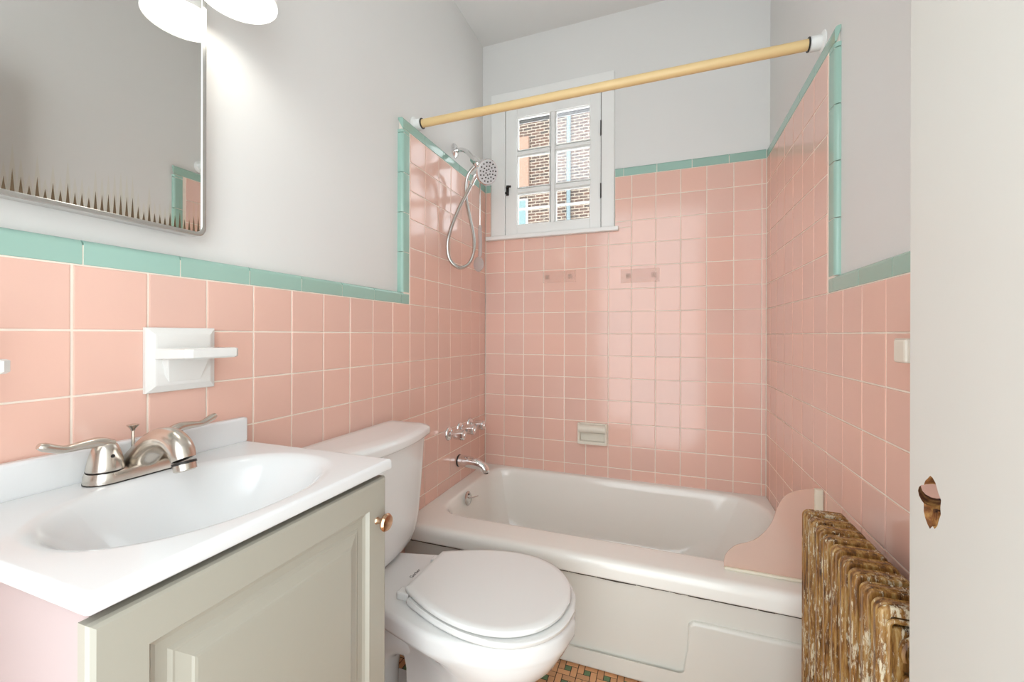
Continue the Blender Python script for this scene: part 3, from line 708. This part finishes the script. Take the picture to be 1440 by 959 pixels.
# door with routed raised panel
def rect(yi0, yi1, zi0, zi1, x): return [(x, yi0, zi0), (x, yi1, zi0), (x, yi1, zi1), (x, yi0, zi1)]
rs = [rect(dy0, dy1, dz0, dz1, dx0), rect(dy0, dy1, dz0, dz1, dx1-.006), rect(dy0+.002, dy1-.002, dz0+.002, dz1-.002, dx1-.002), rect(dy0+.006, dy1-.006, dz0+.006, dz1-.006, dx1)]
for ins, x in ((.050, dx1), (.0545, dx1-.006), (.060, dx1-.0085), (.072, dx1-.0085), (.0765, dx1-.0065), (.079, dx1-.0065), (.094, dx1-.0025), (.0965, dx1-.001), (.100, dx1-.0005)): rs.append(rect(dy0+ins, dy1-ins, dz0+ins, dz1-ins, x))
vd = MB().loft(rs, smooth=False).build('door', 'vanity_paint', va)
MB().lathe([(.007, 0), (.005, .004), (.005, .014), (.015, .017), (.0165, .021), (.014, .025), (.006, .027)], (dx1, -1.4585, H-.351), (1, 0, 0), 24).build('knob', 'bronze', vd, label='round bronze knob')
# one-piece sink top with oval bowl and backsplash
st = thing('sink_top', (.21, (VY0+VY1)/2, VT-.022), 'glossy white one-piece sink top with oval bowl and backsplash', 'sink')
bx, by, ba, bb = .235, -1.655, .142, .190
ang = sorted([2*math.pi*k/80-math.pi for k in range(80)]+[math.atan2(y-by, x-bx) for x in (.003, .412) for y in (VY0, VY1)])
def er(a, b, z, e=2.2, dx=0): return [(bx+dx+a*math.copysign(abs(math.cos(q))**(2/e), math.cos(q)), by+b*math.copysign(abs(math.sin(q))**(2/e), math.sin(q)), z) for q in [math.atan2(math.sin(t)/b, math.cos(t)/a) for t in ang]]
rs = [rect_ring(ang, bx, by, .003, .408, VY0+.003, VY1-.003, VT-.022), rect_ring(ang, bx, by, .003, .412, VY0, VY1, VT-.018), rect_ring(ang, bx, by, .003, .412, VY0, VY1, VT-.005), rect_ring(ang, bx, by, .003, .410, VY0+.002, VY1-.002, VT-.001), rect_ring(ang, bx, by, .003, .406, VY0+.006, VY1-.006, VT),
      er(ba+.016, bb+.014, VT), er(ba+.006, bb+.005, VT-.0015), er(ba-.004, bb-.005, VT-.007), er(ba-.014, bb-.017, VT-.020), er(ba-.026, bb-.034, VT-.045), er(ba-.044, bb-.062, VT-.075), er(ba-.070, bb-.100, VT-.100), er(ba-.105, bb-.145, VT-.114), er(.022, .022, VT-.118)]
MB().loft(rs, False, True).build('basin_top', 'cultured_marble', st, smooth=True, angle=50)
MB().box(.0015, .021, VY0, VY1, VT-.002, VT+.054, .005, 3).build('backsplash', 'cultured_marble', st)
MB().lathe([(.021, 0), (.021, .002), (.016, .004), (.003, .003)], (bx, by, VT-.1185), (0, 0, 1), 20).build('drain', 'nickel', st)
# faucet
FY, FX, FZ = -1.645, .050, VT
fa = thing('faucet', (FX, FY, FZ), 'brushed nickel two-handle faucet on the sink top', 'faucet')
def stad(hx, hy, z, n=12):
    out = []
    for k in range(n+1): a = math.pi*k/n; out.append((FX+hx*math.cos(a), FY+hy-hx+hx*math.sin(a), z))
    for k in range(n+1): a = math.pi+math.pi*k/n; out.append((FX+hx*math.cos(a), FY-hy+hx+hx*math.sin(a), z))
    return out
MB().loft([stad(.0285, .0795, FZ+.0002), stad(.0285, .0795, FZ+.002)]).build('gasket', 'black_iron', fa)
MB().loft([stad(.028, .079, FZ+.002), stad(.0275, .0785, FZ+.012), stad(.0255, .0765, FZ+.018), stad(.020, .071, FZ+.021)]).build('base_plate', 'nickel', fa, smooth=True)
for s_ in (-1, 1):
    cy = FY+s_*.051
    hb = MB().lathe([(.0245, .0205), (.0245, .024), (.0225, .036), (.0185, .052), (.015, .060), (.008, .066), (.001, .0675)], (FX, cy, FZ), (0, 0, 1), 28).build('handle', 'nickel', fa)
    pth = spline([(FX, cy-s_*.006, FZ+.058), (FX, cy+s_*.010, FZ+.0665), (FX, cy+s_*.030, FZ+.067), (FX, cy+s_*.052, FZ+.066), (FX, cy+s_*.070, FZ+.073), (FX, cy+s_*.080, FZ+.078)], 5)
    n = len(pth); MB().tube(pth, [lerp([(0, .011), (.25, .0085), (.55, .0058), (.85, .0068), (1, .0045)], i/(n-1)) for i in range(n)], 14, sy=1.15).build('lever', 'nickel', hb)
    MB().lathe([(.025, .0195), (.025, .0207)], (FX, cy, FZ), (0, 0, 1), 24).build('seal_ring', 'black_iron', hb)
MB().lathe([(.003, 0), (.003, .001)], (FX+.0195, FY-.051, FZ+.044), (1, 0, .25), 10).build('set_screw_hole', 'black_iron', fa)
pth = spline([(FX-.012, FY, FZ+.012), (FX+.012, FY, FZ+.034), (FX+.045, FY, FZ+.058), (FX+.078, FY, FZ+.064), (FX+.102, FY, FZ+.052), (FX+.112, FY, FZ+.034)], 6); n = len(pth)
MB().tube(pth, [lerp([(0, .026), (.25, .0235), (.6, .020), (.85, .0195), (1, .0175)], i/(n-1)) for i in range(n)], 22, sy=1.0, up=(0, 0, 1)).build('spout', 'nickel', fa, smooth=True)
MB().lathe([(.0172, -.001), (.0178, .003)], (FX+.113, FY, FZ+.030), (.25, 0, -.97), 20).build('spout_seam', 'black_iron', fa)
MB().lathe([(.0165, .003), (.0165, .013), (.013, .015), (.011, .010)], (FX+.113, FY, FZ+.030), (.25, 0, -.97), 20).build('aerator', 'nickel', fa)
lr_ = MB().tube([(FX-.024, FY, FZ+.018), (FX-.024, FY, FZ+.074)], .0026, 8).build('lift_rod', 'nickel', fa)
MB().lathe([(.003, 0), (.004, .004), (.0085, .009), (.009, .011), (.003, .0125)], (FX-.024, FY, FZ+.071), (0, 0, 1), 16).build('lift_knob', 'nickel', lr_)

# ================================================================== MEDICINE CABINET, LAMP, CERAMIC FIXTURES
mc = thing('medicine_cabinet', (0, (MY0+MY1)/2, MZ0), 'mirrored medicine cabinet with steel frame and corroded lower edge', 'cabinet')
def rrect(y0, y1, z0, z1, r, x, n=8):
    out = []
    for (cy, cz, a0) in ((y1-r, z1-r, 0), (y0+r, z1-r, 90), (y0+r, z0+r, 180), (y1-r, z0+r, 270)):
        for k in range(n+1): a = math.radians(a0+90*k/n); out.append((x, cy+r*math.cos(a), cz+r*math.sin(a)))
    return out
MB().loft([rrect(MY0+.004, MY1-.004, MZ0+.004, MZ1-.004, .018, PX0+.0005), rrect(MY0+.004, MY1-.004, MZ0+.004, MZ1-.004, .018, .010)]).build('cabinet_door', 'frame_steel', mc)
MB().loft([rrect(MY0+.006, MY1-.006, MZ0+.006, MZ1-.006, .016, .0105), rrect(MY0+.006, MY1-.006, MZ0+.006, MZ1-.006, .016, .0160)], smooth=False).build('mirror_glass', 'old_mirror', mc)
fr_ = []
for ins, x in ((0, .006), (0, .018), (.0015, .0195), (.0075, .0195), (.009, .0185), (.0095, .0155)): fr_.append(rrect(MY0+ins, MY1-ins, MZ0+ins, MZ1-ins, .020-ins*.8, x))
MB().loft(fr_, False, False).build('frame', 'frame_steel', mc)

lc = Vector((.101, -1.506, H+.682))
la_ = thing('wall_lamp', (PX0, -1.506, H+.86), 'white bell glass wall lamp above the mirror corner', 'lamp')
MB().lathe([(.055, .0005), (.055, .010), (.040, .020), (.015, .024)], (PX0, -1.506, H+.875), (1, 0, 0), 28).build('backplate', 'nickel', la_)
MB().tube(spline([(PX0+.015, -1.506, H+.875), (.05, -1.506, H+.885), (.09, -1.506, H+.882), (.101, -1.506, H+.855)], 6), .008, 12).build('arm', 'nickel', la_)
MB().lathe([(.012, .18), (.026, .172), (.030, .160), (.030, .138)], lc, (0, 0, 1), 24).build('socket', 'nickel', la_)
sh_ = MB().lathe([(.0715, 0), (.072, .002), (.070, .020), (.063, .050), (.053, .080), (.041, .110), (.029, .138), (.026, .138), (.038, .110), (.050, .080), (.060, .050), (.067, .020), (.069, .002), (.0715, 0)], lc, (0, 0, 1), 40, caps=False).build('shade', 'opal_glass', la_)
MB().lathe([(.012, .135), (.014, .11), (.026, .085), (.029, .065), (.024, .045), (.010, .036), (.001, .034)], lc, (0, 0, 1), 24).build('bulb', 'bulb', la_)
ld = bpy.data.lights.new('lamp_light', 'POINT'); ld.energy = LAMP_W; ld.color = (1, .97, .92); ld.shadow_soft_size = .025
lo = bpy.data.objects.new('lamp_light', ld); C.objects.link(lo); lo.location = lc+Vector((0, 0, .020)); child(lo, la_)

def holder(dy, dz, label):
    h = thing('tumbler_holder', (0, -1.5515+dy, H-.112+dz), label, 'holder', 'white ceramic holders on the left wall')
    y0, y1, z0, z1 = -1.616+dy, -1.487+dy, H-.113+dz, H+.012+dz
    def pl(i, x): return [(x, y0+i, z0+i), (x, y1-i, z0+i), (x, y1-i, z1-i), (x, y0+i, z1-i)]
    MB().loft([pl(0, .0005), pl(0, .007), pl(.0015, .0095), pl(.004, .0105), pl(.013, .015), pl(.016, .0155)], smooth=False).build('plate', 'ceramic_white', h)
    zc = H-.038+dz
    def tr(z, i): return [(.010, -1.605+dy, z), (.076-i, -1.590+dy+i, z), (.084-i, -1.580+dy+i, z), (.084-i, -1.494+dy-i, z), (.078-i, -1.486+dy-i, z), (.010, -1.500+dy, z)]
    MB().loft([tr(zc-.010, .003), tr(zc-.007, 0), tr(zc+.008, 0), tr(zc+.010, .003)], smooth=False).build('shelf', 'ceramic_white', h)
    MB().loft([[(.010, -1.596+dy, zc-.006), (.010, -1.505+dy, zc-.006), (.010, -1.515+dy, zc-.06), (.010, -1.585+dy, zc-.06)], [(.030, -1.590+dy, zc-.008), (.030, -1.512+dy, zc-.008), (.016, -1.522+dy, zc-.055), (.016, -1.58+dy, zc-.055)]], smooth=False).build('bracket', 'ceramic_white', h)
holder(0, 0, 'white ceramic tumbler holder on pink tile above the faucet')
holder(-.3285, -.007, 'white ceramic holder tip at the far left edge of the photo')
# towel bar bracket on the right wall
tb = thing('towel_bar_bracket', (W, -1.17, H-.045), 'cream ceramic towel bar bracket on right wall beside the door', 'bracket')
def pb(i, x): return [(x, -1.235+i, H-.047+i), (x, -1.108-i, H-.047+i), (x, -1.108-i, H-.005-i), (x, -1.235+i, H-.005-i)]
MB().loft([pb(0, W-.0005), pb(0, W-.007), pb(.003, W-.010), pb(.005, W-.011)], smooth=False).build('plate', 'ceramic_aged', tb)
pst = MB().box(W-.046, W-.010, -1.232, -1.194, H-.046, H-.006, .004).build('post', 'ceramic_aged', tb)
MB().lathe([(.0075, 0), (.0075, .0006)], (W-.026, -1.2321, H-.024), (0, -1, 0), 12).build('bar_socket', 'dark_gap', pst)

# ================================================================== RADIATOR
ra = thing('radiator', (1.25, -1.15, 0), 'old cast iron radiator in chipped bronze paint by the right wall', 'radiator')
RX0, RX1, RZ0, RZ1, RP = 1.2105, 1.292, .075, H-.3945, .0428
def sec_path(x0, x1, z0, z1, r, n=6):
    out = []
    for cx, cz, a0 in ((x0+r, z0+r, 180), (x0+r, z1-r, 180), (x1-r, z1-r, 90), (x1-r, z0+r, 0)):
        pass
    pts = [(x0, z0)]
    for k in range(n+1): a = math.radians(180-90*k/n); pts.append((x0+r+r*math.cos(a), z1-r+r*math.sin(a)))
    for k in range(n+1): a = math.radians(90-90*k/n); pts.append((x1-r+r*math.cos(a), z1-r+r*math.sin(a)))
    pts.append((x1, z0)); return pts
secs = []
for k in range(9):
    y = -.989-RP*k
    mb = MB()
    # hollow section: front and rear columns, solid heads
    for x0, x1 in ((RX0+.010, RX0+.034), (RX1-.034, RX1-.010)):
        rg = []
        for z in (RZ0+.02, RZ1-.04):
            rg.append([((x0+x1)/2+(x1-x0)/2*math.copysign(abs(math.cos(q))**.6, math.cos(q)), y+.012*math.copysign(abs(math.sin(q))**.6, math.sin(q)), z) for q in [2*math.pi*j/16 for j in range(16)]])
        mb.loft(rg)
    mb.box(RX0+.010, RX1-.010, y-.0120, y+.0120, RZ1-.095, RZ1-.030, .006, 3)
    mb.box(RX0+.004, RX1-.004, y-.0120, y+.0120, RZ0, RZ0+.075, .008, 3)
    # broad rounded rib over the top and down both edges, with two fine ridges on its crown
    p2 = sec_path(RX0, RX1, RZ0+.02, RZ1, .014, 8); q2 = sec_path(RX0+.014, RX1-.014, RZ0+.02, RZ1-.014, .003, 8)
    prof = ((-.0140, 1.0), (-.0145, .35), (-.0132, .12), (-.0100, .0), (-.0082, .12), (-.0056, .12), (-.0038, .0), (.0038, .0), (.0056, .12), (.0082, .12), (.0100, .0), (.0132, .12), (.0145, .35), (.0140, 1.0))
    mb.loft([[(ox+(ix-ox)*t_, y+dy, oz+(iz-oz)*t_) for dy, t_ in prof] for (ox, oz), (ix, iz) in zip(p2, q2)])
    s_ = mb.build('section', 'chipped_bronze_paint', ra, smooth=True, angle=35); secs.append(s_)
    if k in (0, 8):
        for x in (RX0+.018, RX1-.018): MB().lathe([(.012, .0), (.014, .01), (.010, .04), (.016, .09)], (x, y, 0), (0, 0, 1), 12).build('foot', 'chipped_bronze_paint', s_)
    if k < 8:
        for z in (RZ1-.045, RZ0+.035): MB().lathe([(.017, -RP/2), (.017, RP/2)], ((RX0+RX1)/2, y-RP/2, z), (0, 1, 0), 16).build('nipple', 'chipped_bronze_paint', s_)
yn = -.989-RP*8-.0155
# ornament on the near section: raised border, scroll, plug
p2 = sec_path(RX0+.011, RX1-.011, RZ0+.03, RZ1-.019, .008)
MB().tube([(px, yn-.0005, pz) for px, pz in p2], .0035, 8).build('border', 'chipped_bronze_paint', secs[8])
scx, scz = RX0+.052, RZ1-.060
pts = [(scx+(.026-.019*t)*math.cos(math.pi*1.15-t*9.0), yn-.002, scz+(.028-.020*t)*math.sin(math.pi*1.15-t*9.0)) for t in [i/40 for i in range(41)]]
MB().tube(pts, [.0055-.002*i/40 for i in range(41)], 8).build('scroll', 'chipped_bronze_paint', secs[8])
MB().lathe([(.009, 0), (.009, .006), (.005, .009), (.002, .010)], (RX0+.036, yn+.004, RZ1-.104), (0, -1, 0), 12).build('air_plug', 'chipped_bronze_paint', secs[8])
